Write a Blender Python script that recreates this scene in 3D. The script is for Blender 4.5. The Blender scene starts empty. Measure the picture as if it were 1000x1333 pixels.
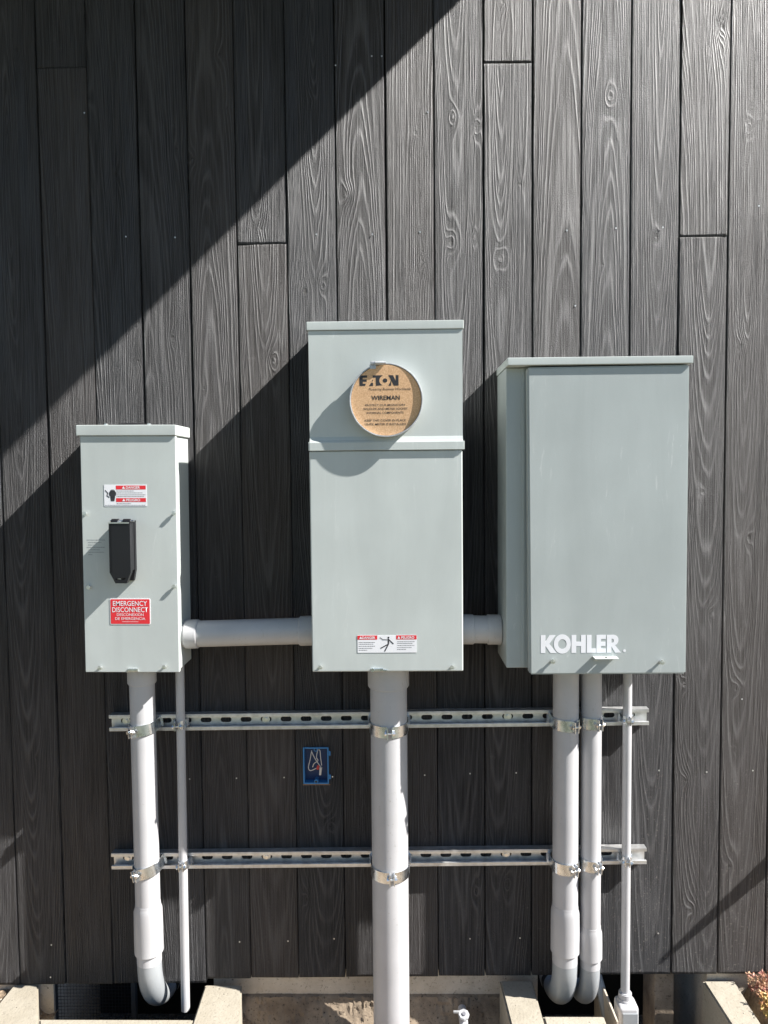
import bpy, bmesh, math, random
import numpy as np
from mathutils import Vector, Matrix
random.seed(7)
S = bpy.context.scene
C = S.collection
PI = math.pi

# ------------------------------------------------------------------ camera, sky, sun, exposure
F = 963.0; CX, CY = 500.0, 666.5          # focal length and centre in photo pixels
DIST, CZ = 1.84, 1.55                     # camera to wall, camera height
vd = Vector((175, 18573.5, F)).normalized()
nn = Vector((15.0, 0, F)); nn.y = -(nn.x*vd.x + F*vd.z)/vd.y; nn.normalize()
xx = vd.cross(nn)
cam = bpy.data.objects.new('camera', bpy.data.cameras.new('camera'))
C.objects.link(cam); S.camera = cam
right = Vector((xx.x, nn.x, -vd.x)); down = Vector((xx.y, nn.y, -vd.y)); fwd = Vector((xx.z, nn.z, -vd.z))
Rm = Matrix((right, -down, -fwd)).transposed()
cam.matrix_world = Matrix.Translation((0, -DIST, CZ)) @ Rm.to_4x4()
cam.data.sensor_fit = 'VERTICAL'; cam.data.sensor_height = 36; cam.data.lens = F/1333*36
cam.data.clip_start = 0.02; cam.data.clip_end = 500

def ray(px, py):
    a, b = (px-CX), (py-CY)
    return right*a + down*b + fwd*F
def at(px, py, d=0.0):                    # photo pixel -> x, z on the plane d metres in front of the wall
    r = ray(px, py); t = (DIST-d)/r.y
    return r.x*t, CZ + r.z*t
def atz(px, py, z):                       # photo pixel -> x, y at height z
    r = ray(px, py); t = (z-CZ)/r.z
    return r.x*t, -DIST + r.y*t

SUN = Vector((4.1, -1.0, 3.98))
w = bpy.data.worlds.new('World'); S.world = w; w.use_nodes = True
nt = w.node_tree
sky = nt.nodes.new('ShaderNodeTexSky'); sky.sky_type = 'NISHITA'; sky.sun_disc = False; sky.dust_density = 0.4; sky.ozone_density = 2.5
sky.sun_elevation = math.asin(SUN.normalized().z)
sky.sun_rotation = math.atan2(SUN.x, SUN.y)
bg = nt.nodes['Background']; nt.links.new(sky.outputs[0], bg.inputs[0]); bg.inputs[1].default_value = 0.06
sl = bpy.data.lights.new('sun', 'SUN'); sl.energy = 5.0; sl.angle = math.radians(0.53); sl.color = (1.0, 0.97, 0.93)
so = bpy.data.objects.new('sun', sl); C.objects.link(so)
so.rotation_euler = SUN.to_track_quat('Z', 'Y').to_euler(); so.location = (6, -4, 8)
S.view_settings.view_transform = 'Standard'; S.view_settings.look = 'None'
S.view_settings.gamma = 1; S.view_settings.exposure = 1.3; S.view_settings.use_curve_mapping = False
S.render.engine = 'CYCLES'
S.cycles.max_bounces = 8

# ------------------------------------------------------------------ helpers
def tag(o, label=None, cat=None, group=None, kind=None):
    if label: o['label'] = label
    if cat: o['category'] = cat
    if group: o['group'] = group
    if kind: o['kind'] = kind
    return o
def empty(name, loc, label, cat, group=None):
    o = bpy.data.objects.new(name, None); C.objects.link(o); o.location = loc
    o.empty_display_size = 0.05
    return tag(o, label, cat, group)
def wloc(o):
    v = Vector((0, 0, 0))
    while o: v += Vector(o.location); o = o.parent
    return v
def link(name, me, mat=None, parent=None, smooth=False, local=False):
    """link a mesh; coordinates are world ones and are moved into the parent's frame"""
    if mat and not me.materials: me.materials.append(mat)
    if smooth:
        for p in me.polygons: p.use_smooth = True
        try: me.set_sharp_from_angle(angle=math.radians(40))
        except Exception: pass
    if parent and not local:
        me.transform(Matrix.Translation(-wloc(parent)))
    o = bpy.data.objects.new(name, me); C.objects.link(o)
    if parent: o.parent = parent
    if smooth:
        wn = o.modifiers.new('normals', 'WEIGHTED_NORMAL'); wn.keep_sharp = True; wn.weight = 100
    return o
class MB:
    def __init__(s): s.bm = bmesh.new()
    def box(s, x0, x1, y0, y1, z0, z1, bev=0.0, seg=2):
        r = bmesh.ops.create_cube(s.bm, size=1)
        vs = r['verts']
        for v in vs:
            v.co = Vector(((x0+x1)/2 + v.co.x*(x1-x0), (y0+y1)/2 + v.co.y*(y1-y0), (z0+z1)/2 + v.co.z*(z1-z0)))
        if bev > 0:
            es = list({e for v in vs for e in v.link_edges})
            bmesh.ops.bevel(s.bm, geom=es, offset=bev, segments=seg, affect='EDGES', profile=0.5)
        return s
    def cyl(s, p, axis, r, l, seg=32, r2=None, bev=0.0):
        """cylinder starting at p, going l along axis"""
        a = Vector(axis).normalized()
        q = Vector((0, 0, 1)).rotation_difference(a).to_matrix().to_4x4()
        m = Matrix.Translation(Vector(p) + a*l/2) @ q
        res = bmesh.ops.create_cone(s.bm, cap_ends=True, segments=seg, radius1=r, radius2=r if r2 is None else r2, depth=l, matrix=m)
        if bev > 0:
            es = [e for e in {e for v in res['verts'] for e in v.link_edges} if any(len(f.verts) > 4 for f in e.link_faces)]
            bmesh.ops.bevel(s.bm, geom=es, offset=bev, segments=2, affect='EDGES')
        return s
    def sphere(s, c, r, sx=1, sy=1, sz=1, u=16, v=10):
        m = Matrix.Translation(c) @ Matrix.Diagonal((sx, sy, sz, 1))
        bmesh.ops.create_uvsphere(s.bm, u_segments=u, v_segments=v, radius=r, matrix=m); return s
    def prism(s, pts, z0, z1, top=None):
        """polygon of (x, y) from z0 to z1"""
        b = [s.bm.verts.new((x, y, z0)) for x, y in pts]
        t = [s.bm.verts.new((x, y, z1)) for x, y in (top or pts)]
        n = len(pts)
        s.bm.faces.new(t); s.bm.faces.new(b[::-1])
        for i in range(n): s.bm.faces.new((b[i], b[(i+1) % n], t[(i+1) % n], t[i]))
        return s
    def prism_y(s, pts, y0, y1):
        """polygon of (x, z) from y0 (front) to y1"""
        a = [s.bm.verts.new((x, y0, z)) for x, z in pts]
        b = [s.bm.verts.new((x, y1, z)) for x, z in pts]
        n = len(pts)
        s.bm.faces.new(a); s.bm.faces.new(b[::-1])
        for i in range(n): s.bm.faces.new((a[i], b[i], b[(i+1) % n], a[(i+1) % n]))
        return s
    def tube(s, path, rad, seg=24, cap=True):
        path = [Vector(p) for p in path]; n = len(path)
        if not hasattr(rad, '__len__'): rad = [rad]*n
        rings = []; up = None
        for i, p in enumerate(path):
            t = (path[min(i+1, n-1)] - path[max(i-1, 0)]).normalized()
            if up is None:
                up = Vector((1, 0, 0)) if abs(t.x) < 0.8 else Vector((0, 1, 0))
            up = (up - t*up.dot(t)).normalized(); side = t.cross(up)
            rings.append([s.bm.verts.new(p + (up*math.cos(2*PI*k/seg) + side*math.sin(2*PI*k/seg))*rad[i]) for k in range(seg)])
        for i in range(n-1):
            for k in range(seg):
                s.bm.faces.new((rings[i][k], rings[i][(k+1) % seg], rings[i+1][(k+1) % seg], rings[i+1][k]))
        if cap: s.bm.faces.new(rings[0][::-1]); s.bm.faces.new(rings[-1])
        return s
    def me(s, name):
        bmesh.ops.recalc_face_normals(s.bm, faces=s.bm.faces)
        m = bpy.data.meshes.new(name); s.bm.to_mesh(m); s.bm.free(); return m
    def build(s, name, mat, parent=None, smooth=True): return link(name, s.me(name), mat, parent, smooth)

def flat(splines, thick, y, name='flat'):
    """outline with holes in x, z -> plate of given thickness whose front lies at y"""
    cu = bpy.data.curves.new(name, 'CURVE'); cu.dimensions = '2D'; cu.fill_mode = 'BOTH'; cu.extrude = thick/2
    for pts in splines:
        sp = cu.splines.new('POLY'); sp.points.add(len(pts)-1); sp.use_cyclic_u = True
        for i, (x, z) in enumerate(pts): sp.points[i].co = (x, z, 0, 1)
    o = bpy.data.objects.new(name, cu); C.objects.link(o)
    me = bpy.data.meshes.new_from_object(o, depsgraph=bpy.context.evaluated_depsgraph_get())
    bpy.data.objects.remove(o); bpy.data.curves.remove(cu)
    me.transform(Matrix.Translation((0, y+thick/2, 0)) @ Matrix.Rotation(PI/2, 4, 'X'))
    return me
def text_mesh(s, x, z, y, width=None, height=None, align='CENTER', bold=0.0, shear=0.0):
    cu = bpy.data.curves.new('t', 'FONT'); cu.body = s; cu.size = 1; cu.offset = bold; cu.shear = shear
    cu.resolution_u = 3
    o = bpy.data.objects.new('t', cu); C.objects.link(o)
    me = bpy.data.meshes.new_from_object(o, depsgraph=bpy.context.evaluated_depsgraph_get())
    bpy.data.objects.remove(o); bpy.data.curves.remove(cu)
    co = np.array([v.co[:] for v in me.vertices])
    x0, x1, z0, z1 = co[:, 0].min(), co[:, 0].max(), co[:, 1].min(), co[:, 1].max()
    sz = height/(z1-z0) if height else 1
    sx = width/(x1-x0) if width else sz
    if not height: sz = sx
    ax = {'CENTER': (x0+x1)/2, 'LEFT': x0}[align]
    co2 = np.empty_like(co)
    co2[:, 0] = (co[:, 0]-ax)*sx + x; co2[:, 1] = y; co2[:, 2] = (co[:, 1]-(z0+z1)/2)*sz + z
    me.vertices.foreach_set('co', co2.ravel())
    return me
def join(meshes, name):
    bm = bmesh.new()
    for m in meshes: bm.from_mesh(m); bpy.data.meshes.remove(m)
    m = bpy.data.meshes.new(name); bm.to_mesh(m); bm.free(); return m
def place(name, me, loc, parent, rot=(0, 0, 0)):
    """a repeat that shares its mesh; loc is in world coordinates"""
    o = bpy.data.objects.new(name, me); C.objects.link(o); o.parent = parent
    o.location = Vector(loc) - (wloc(parent) if parent else Vector((0, 0, 0))); o.rotation_euler = rot
    return o

# ------------------------------------------------------------------ materials
class NT:
    def __init__(s, name):
        s.m = bpy.data.materials.new(name); s.m.use_nodes = True; s.t = s.m.node_tree
        s.b = s.t.nodes['Principled BSDF']
    def n(s, ty, **kw):
        x = s.t.nodes.new(ty)
        for k, v in kw.items(): setattr(x, k, v)
        return x
    def l(s, a, b): s.t.links.new(a, b)
    def math(s, op, a, b=None, c=None):
        x = s.n('ShaderNodeMath', operation=op)
        for i, q in enumerate((a, b, c)):
            if q is None: continue
            if hasattr(q, 'default_value') or hasattr(q, 'links'): s.l(q, x.inputs[i])
            else: x.inputs[i].default_value = q
        return x.outputs[0]
    def coord(s, scale=(1, 1, 1)):
        tc = s.n('ShaderNodeTexCoord'); mp = s.n('ShaderNodeMapping'); mp.inputs['Scale'].default_value = scale
        s.l(tc.outputs['Object'], mp.inputs[0]); return mp.outputs[0]
    def noise(s, vec, scale, detail=3, rough=0.5, dist=0.0):
        x = s.n('ShaderNodeTexNoise'); s.l(vec, x.inputs['Vector']); x.inputs['Scale'].default_value = scale
        x.inputs['Detail'].default_value = detail; x.inputs['Roughness'].default_value = rough; x.inputs['Distortion'].default_value = dist
        return x.outputs[0]
    def ramp(s, fac, stops):
        x = s.n('ShaderNodeValToRGB'); s.l(fac, x.inputs[0]); e = x.color_ramp.elements
        while len(e) < len(stops): e.new(0.5)
        for k, (p, c) in enumerate(stops):
            e[k].position = p; e[k].color = (*c, 1) if hasattr(c, '__len__') else (c, c, c, 1)
        return x.outputs[0]
    def mix(s, fac, a, b, mode='MIX'):
        x = s.n('ShaderNodeMix', data_type='RGBA', blend_type=mode)
        for sock, q in ((x.inputs[0], fac), (x.inputs[6], a), (x.inputs[7], b)):
            if hasattr(q, 'links') or hasattr(q, 'is_linked'): s.l(q, sock)
            elif hasattr(q, '__len__'): sock.default_value = (*q, 1)
            else: sock.default_value = q
        return x.outputs[2]
    def bump(s, h, dist, strength=1.0, prev=None):
        x = s.n('ShaderNodeBump'); s.l(h, x.inputs['Height']); x.inputs['Distance'].default_value = dist
        x.inputs['Strength'].default_value = strength
        if prev: s.l(prev, x.inputs['Normal'])
        return x.outputs[0]
    def set(s, **kw):
        for k, v in kw.items():
            i = s.b.inputs[k.replace('_', ' ')]
            if hasattr(v, 'links') or hasattr(v, 'is_linked'): s.l(v, i)
            elif hasattr(v, '__len__'): i.default_value = (*v, 1)
            else: i.default_value = v
        return s.m

def paint(name, col, rough=0.42, mott=0.06, scratch=0.25):
    k = NT(name); co = k.coord()
    n1 = k.noise(co, 5, 4); n2 = k.noise(co, 45, 3)
    a = tuple(c*(1-mott) for c in col); b = tuple(min(1, c*(1+mott)) for c in col)
    base = k.mix(k.ramp(n1, [(0.3, 0.0), (0.7, 1.0)]), a, b)
    # faint rain streaks and dust
    st = k.noise(k.coord((13, 13, 2.2)), 1.0, 5, 0.65, 0.6)
    base = k.mix(1.0, base, k.ramp(st, [(0.35, 0.96), (0.65, 1.03)]), 'MULTIPLY')
    spk = k.noise(co, 260, 3, 0.7)
    base = k.mix(k.ramp(spk, [(0.66, 0.0), (0.74, 0.35)]), base, (0.30, 0.29, 0.26))
    # chalky rubs and scratches
    sc = k.noise(k.coord((60, 60, 9)), 1.0, 5, 0.7, 1.5)
    sm = k.math('MULTIPLY', k.ramp(sc, [(0.60, 0.0), (0.70, 1.0)]), k.ramp(n1, [(0.45, 0.0), (0.6, 1.0)]))
    base = k.mix(k.math('MULTIPLY', sm, scratch), base, (0.75, 0.76, 0.74))
    bp = k.bump(k.noise(co, 420, 2), 0.0003, 0.35)
    bp = k.bump(k.noise(co, 7, 1), 0.0012, 0.25, bp)
    return k.set(Base_Color=base, Roughness=k.math('MULTIPLY_ADD', n2, 0.12, rough-0.06), Normal=bp)
def plastic(name, col, rough=0.45, var=0.05, bump=0.0, dirt=0.0):
    k = NT(name); co = k.coord(); n1 = k.noise(co, 12, 4)
    base = k.mix(k.ramp(n1, [(0.3, 0.0), (0.7, 1.0)]), tuple(c*(1-var) for c in col), tuple(min(1, c*(1+var)) for c in col))
    if dirt:      # handling marks, scratches and splashed dust
        sc = k.noise(k.coord((120, 120, 14)), 1.0, 4, 0.7, 1.0); sp = k.noise(co, 150, 4, 0.75); gate = k.ramp(k.noise(co, 9, 2), [(0.42, 0.0), (0.6, 1.0)])
        f = k.math('MULTIPLY', k.math('MAXIMUM', k.ramp(sc, [(0.64, 0.0), (0.72, 1.0)]), k.ramp(sp, [(0.62, 0.0), (0.70, 1.0)])), k.math('MULTIPLY', gate, dirt))
        base = k.mix(f, base, (0.24, 0.21, 0.17))
    kw = dict(Base_Color=base, Roughness=rough)
    if bump: kw['Normal'] = k.bump(k.noise(co, 300, 2), bump, 0.5)
    return k.set(**kw)
def metal(name, col, rough=0.35, streak=(4, 60, 60), met=1.0):
    k = NT(name); co = k.coord(); n1 = k.noise(k.coord(streak), 1, 4); n2 = k.noise(co, 70, 4)
    f = k.math('MULTIPLY_ADD', n1, 0.5, k.math('MULTIPLY', n2, 0.5))
    base = k.mix(k.ramp(f, [(0.35, 0.0), (0.65, 1.0)]), tuple(c*0.72 for c in col), tuple(min(1, c*1.1) for c in col))
    return k.set(Base_Color=base, Roughness=k.math('MULTIPLY_ADD', n2, 0.25, rough-0.1), Metallic=met, Normal=k.bump(n2, 0.0006, 0.3))
def concrete(name, col, dark, specks=0.5):
    k = NT(name); co = k.coord()
    n1 = k.noise(co, 9, 6, 0.65); n2 = k.noise(co, 160, 3, 0.7); n3 = k.noise(co, 45, 4, 0.6)
    base = k.mix(k.ramp(n1, [(0.3, 0.0), (0.7, 1.0)]), dark, col)
    base = k.mix(k.math('MULTIPLY', k.ramp(n2, [(0.32, 1.0), (0.42, 0.0)]), specks), base, tuple(c*0.35 for c in dark))
    vo = k.n('ShaderNodeTexVoronoi'); vo.inputs['Scale'].default_value = 55; k.l(co, vo.inputs['Vector'])
    pit = k.math('MULTIPLY', k.ramp(vo.outputs['Distance'], [(0.06, 1.0), (0.14, 0.0)]), k.ramp(n3, [(0.52, 0.0), (0.58, 1.0)]))
    base = k.mix(pit, base, tuple(c*0.3 for c in dark))
    h = k.math('SUBTRACT', k.math('MULTIPLY_ADD', n2, 0.4, n3), pit)
    return k.set(Base_Color=base, Roughness=0.9, Normal=k.bump(h, 0.004, 0.6))

def wood_mat():
    k = NT('charred_timber'); co = k.coord()
    ring = k.n('ShaderNodeAttribute', attribute_name='ring').outputs['Fac']
    bid = k.n('ShaderNodeAttribute', attribute_name='board').outputs['Fac']
    knot = k.n('ShaderNodeAttribute', attribute_name='knot').outputs['Fac']
    # offset noise per board so that nothing continues across a gap
    sep = k.n('ShaderNodeCombineXYZ'); k.l(k.math('MULTIPLY', bid, 13.7), sep.inputs[1])
    def vec(scale):
        a = k.n('ShaderNodeVectorMath', operation='MULTIPLY_ADD'); tc = k.n('ShaderNodeTexCoord')
        k.l(tc.outputs['Object'], a.inputs[0]); a.inputs[1].default_value = scale; k.l(sep.outputs[0], a.inputs[2]); return a.outputs[0]
    wob = k.noise(vec((90, 0, 5)), 1, 2)
    ph = k.math('MULTIPLY_ADD', wob, 0.5, ring)
    s = k.math('MULTIPLY_ADD', k.math('SINE', k.math('MULTIPLY', ph, 2*PI)), 0.5, 0.5)
    ridge = k.math('POWER', s, 3.6)
    fine = k.noise(vec((520, 0, 7)), 1, 3, 0.6)
    fib = k.noise(vec((1100, 0, 30)), 1, 2, 0.6)
    patch = k.ramp(k.noise(vec((26, 0, 2.1)), 1, 3), [(0.35, 0.2), (0.62, 1.0)])
    rh = k.math('MULTIPLY', ridge, patch)
    rag = k.noise(co, 900, 2, 0.6)
    h = k.math('MULTIPLY_ADD', fine, 1.25, k.math('MULTIPLY', rh, 0.95))
    h = k.math('MULTIPLY_ADD', fib, 0.35, h)
    h = k.math('MULTIPLY_ADD', rag, 1.0, h)
    core = k.ramp(knot, [(0.86, 0.0), (0.97, 1.0)])
    h = k.math('MULTIPLY_ADD', core, -0.8, h)
    # colour: char black in the soft wood, greyer on the brushed ridges
    tone = k.math('MULTIPLY_ADD', fine, 0.75, k.math('MULTIPLY', rh, 0.28))
    col = k.mix(k.ramp(tone, [(0.15, 0.0), (0.95, 1.0)]), WOODD, WOODL)
    br = k.math('FRACT', k.math('MULTIPLY', bid, 7.31))
    col = k.mix(k.math('MULTIPLY', br, 0.35), col, (0.095, 0.072, 0.058))
    blot = k.ramp(k.noise(vec((9, 0, 2.2)), 1, 4), [(0.35, 0.78), (0.7, 1.18)])
    col = k.mix(1.0, col, blot, 'MULTIPLY')
    col = k.mix(k.math('MULTIPLY', core, 0.7), col, (0.02, 0.018, 0.016))
    # dust splashed up from the ground on the lowest half metre
    sz = k.n('ShaderNodeSeparateXYZ'); tc = k.n('ShaderNodeTexCoord'); k.l(tc.outputs['Object'], sz.inputs[0])
    low = k.ramp(k.math('MULTIPLY', sz.outputs[2], 1.0), [(0.25, 1.0), (0.95, 0.12)])
    sp = k.ramp(k.noise(co, 170, 4, 0.7), [(0.60, 0.0), (0.70, 1.0)])
    rightside = k.ramp(k.math('MULTIPLY_ADD', sz.outputs[0], 0.5, 0.5), [(0.55, 0.25), (0.85, 1.0)])
    dm = k.math('MULTIPLY', k.math('MULTIPLY', sp, low), k.math('MULTIPLY', rightside, 0.8))
    col = k.mix(dm, col, (0.33, 0.29, 0.25))
    spec = k.ramp(tone, [(0.22, 0.12), (0.50, 0.72), (0.80, 1.0)])
    scf = k.ramp(k.noise(vec((30, 0, 16)), 1, 6, 0.75, 0.8), [(0.63, 0.0), (0.73, 1.0)])
    scg = k.ramp(k.noise(co, 3.3, 2), [(0.5, 0.0), (0.62, 1.0)])
    col = k.mix(k.math('MULTIPLY', k.math('MULTIPLY', scf, scg), 0.30), col, (0.26, 0.25, 0.24))
    nb = k.bump(h, WOODB, 1.0)
    return k.set(Base_Color=col, Roughness=0.42, Normal=nb, Specular_IOR_Level=spec)
WOODD = (0.0165, 0.0172, 0.020); WOODL = (0.064, 0.0655, 0.073); WOODB = 0.0038
M = {}
M['wood'] = wood_mat()
M['membrane'] = plastic('black_membrane', (0.01, 0.01, 0.01), 0.8)
M['paint'] = paint('grey_enclosure_paint', (0.505, 0.54, 0.52))
M['paint2'] = paint('darker_enclosure_paint', (0.405, 0.44, 0.43), scratch=0.35)
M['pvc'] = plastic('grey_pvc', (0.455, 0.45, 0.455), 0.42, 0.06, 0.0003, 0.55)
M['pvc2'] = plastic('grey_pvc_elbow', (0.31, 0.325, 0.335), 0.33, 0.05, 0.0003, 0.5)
M['galv'] = metal('galvanised_steel', (0.72, 0.72, 0.71), 0.38, met=0.75)
M['zinc'] = metal('zinc_plated_clamp', (0.80, 0.84, 0.88), 0.26, (60, 60, 12))
M['screw'] = metal('bright_screw', (0.85, 0.85, 0.83), 0.3)
M['alu'] = metal('aluminium_ring', (0.55, 0.56, 0.57), 0.5, (60, 60, 60), 0.6)
M['black'] = plastic('black_plastic', (0.007, 0.007, 0.009), 0.45, 0.1, 0.0004)
M['blue'] = plastic('blue_plastic', (0.035, 0.19, 0.42), 0.4, 0.1)
M['red'] = plastic('red_vinyl', (0.72, 0.03, 0.04), 0.45)
M['white'] = plastic('white_vinyl', (0.80, 0.80, 0.82), 0.45)
M['ink'] = plastic('black_ink', (0.03, 0.03, 0.035), 0.6)
M['greyink'] = plastic('grey_ink', (0.16, 0.16, 0.18), 0.6)
M['wire'] = plastic('pale_wire', (0.62, 0.56, 0.50), 0.5)
M['wirered'] = plastic('red_wire_nut', (0.55, 0.05, 0.04), 0.5)
M['conc'] = concrete('pale_concrete', (0.37, 0.335, 0.27), (0.30, 0.265, 0.205), 0.45)
M['concw'] = concrete('weathered_concrete', (0.62, 0.54, 0.43), (0.40, 0.335, 0.255), 0.6)
M['ledge'] = concrete('stained_footing', (0.36, 0.285, 0.205), (0.11, 0.08, 0.055), 0.9)
def card():
    k = NT('cardboard'); co = k.coord(); n = k.noise(co, 330, 3, 0.7); n2 = k.noise(co, 20, 3)
    b = k.mix(k.ramp(n, [(0.35, 0.0), (0.65, 1.0)]), (0.60, 0.355, 0.185), (0.80, 0.52, 0.30))
    return k.set(Base_Color=b, Roughness=0.85, Normal=k.bump(n, 0.0006, 0.5))
M['card'] = card()
def soilm():
    k = NT('dry_soil'); co = k.coord(); n = k.noise(co, 60, 6, 0.75); n2 = k.noise(co, 4, 4)
    vo = k.n('ShaderNodeTexVoronoi'); vo.inputs['Scale'].default_value = 90; k.l(co, vo.inputs['Vector'])
    b = k.mix(k.ramp(n, [(0.3, 0.0), (0.7, 1.0)]), (0.15, 0.10, 0.065), (0.48, 0.37, 0.25))
    b = k.mix(k.ramp(n2, [(0.3, 0.0), (0.8, 0.5)]), b, (0.32, 0.23, 0.15))
    sp = k.n('ShaderNodeSeparateXYZ'); k.l(co, sp.inputs[0])
    b = k.mix(k.ramp(k.math('MULTIPLY', sp.outputs[1], -0.1), [(0.10, 0.0), (0.16, 1.0)]), b, (0.075, 0.085, 0.05))  # ground away from the wall darkened to cut bounced light
    h = k.math('SUBTRACT', n, k.math('MULTIPLY', vo.outputs['Distance'], 0.5))
    return k.set(Base_Color=b, Roughness=0.95, Normal=k.bump(h, 0.012, 0.8))
M['soil'] = soilm()
def gravelm():
    k = NT('dark_gravel'); co = k.coord(); vo = k.n('ShaderNodeTexVoronoi'); vo.inputs['Scale'].default_value = 110; k.l(co, vo.inputs['Vector'])
    b = k.mix(k.ramp(k.noise(co, 120, 4, 0.7), [(0.35, 0.0), (0.65, 1.0)]), (0.05, 0.045, 0.04), (0.25, 0.22, 0.18))
    return k.set(Base_Color=b, Roughness=0.95, Normal=k.bump(vo.outputs['Distance'], 0.006, 0.8))
M['gravel'] = gravelm()
def leafm(name, a, b):
    k = NT(name); co = k.coord(); n = k.noise(co, 60, 2)
    return k.set(Base_Color=k.mix(k.ramp(n, [(0.35, 0.0), (0.65, 1.0)]), a, b), Roughness=0.5)
M["leafred"] = leafm("red_succulent_leaf", (0.34, 0.12, 0.09), (0.50, 0.34, 0.20))
M['leafgrn'] = leafm('yellow_green_succulent_leaf', (0.45, 0.38, 0.10), (0.55, 0.25, 0.12))
M['stucco'] = plastic('dark_soffit_paint', (0.05, 0.05, 0.05), 0.7)

# ------------------------------------------------------------------ timber wall
def bottom_z(x):
    return float(np.interp(x, [-1.0, -0.91, -0.5, -0.47, -0.39, 0.9], [0.233, 0.2353, 0.2395, 0.250, 0.2528, 0.2665]))
KN = [(541, 173, 1.0), (590, 152, .5), (620, 165, .8), (587, 315, 1.1), (617, 309, .6), (677, 240, .9), (652, 336, 1.2),
      (795, 125, .8), (785, 345, .7), (777, 216, .6), (855, 307, .9), (940, 35, 1.2), (975, 168, .6), (655, 2, .8),
      (958, 897, .8), (949, 1128, 1.0), (900, 1186, 1.2), (893, 1016, .9), (891, 892, .8), (397, 380, 1.3), (452, 252, 1.1),
      (150, 227, 1.0), (90, 324, .7), (295, 141, .8), (285, 70, .8), (405, 131, .7), (22, 65, 1.0), (117, 128, .8), (230, 195, .9),
      (340, 298, 1.0), (420, 372, .6), (105, 1190, .9), (430, 1075, .8), (560, 1085, .9), (660, 1150, .7), (250, 205, .8),
      (860, 560, .9), (915, 640, 1.0), (975, 700, 1.1), (925, 800, .8), (620, 1160, .6), (48, 985, .9), (355, 470, .9), (225, 440, 1.0),
      (180, 470, .7), (265, 505, .8), (550, 340, .7), (965, 450, 1.0), (140, 1000, .8), (590, 940, .7), (400, 1170, .9)]
KNW = [(*at(px, py), s) for px, py, s in KN]
rng = np.random.RandomState(11)
def n1d(t, seed, f, octv=3):
    r = np.random.RandomState(seed); o = np.zeros_like(t); a = 1
    for i in range(octv):
        o += a*np.sin(t*f*(2**i)*r.uniform(.8, 1.25) + r.uniform(0, 6.28)); a *= 0.5
    return o/1.5
edges = [-0.8662, -0.7425, -0.6225, -0.5000, -0.3841, -0.2604, -0.1396, -0.0179, 0.0998, 0.2198, 0.3382, 0.4558, 0.5755, 0.6940, 0.8111]
while edges[0] > -3.2: edges.insert(0, edges[0]-0.1200)
while edges[-1] < 3.4: edges.append(edges[-1]+0.1195)
joints = {}
gapw = [random.uniform(0.0005, 0.0017) for _ in edges]
for px, py in ((78, 88), (662, 82), (340, 318), (920, 308)):
    x, z = at(px, py); joints[max(i for i in range(len(edges)) if edges[i] < x)] = z
VV, FF, RG, BD, KT = [], [], [], [], []
nv = 0
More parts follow.
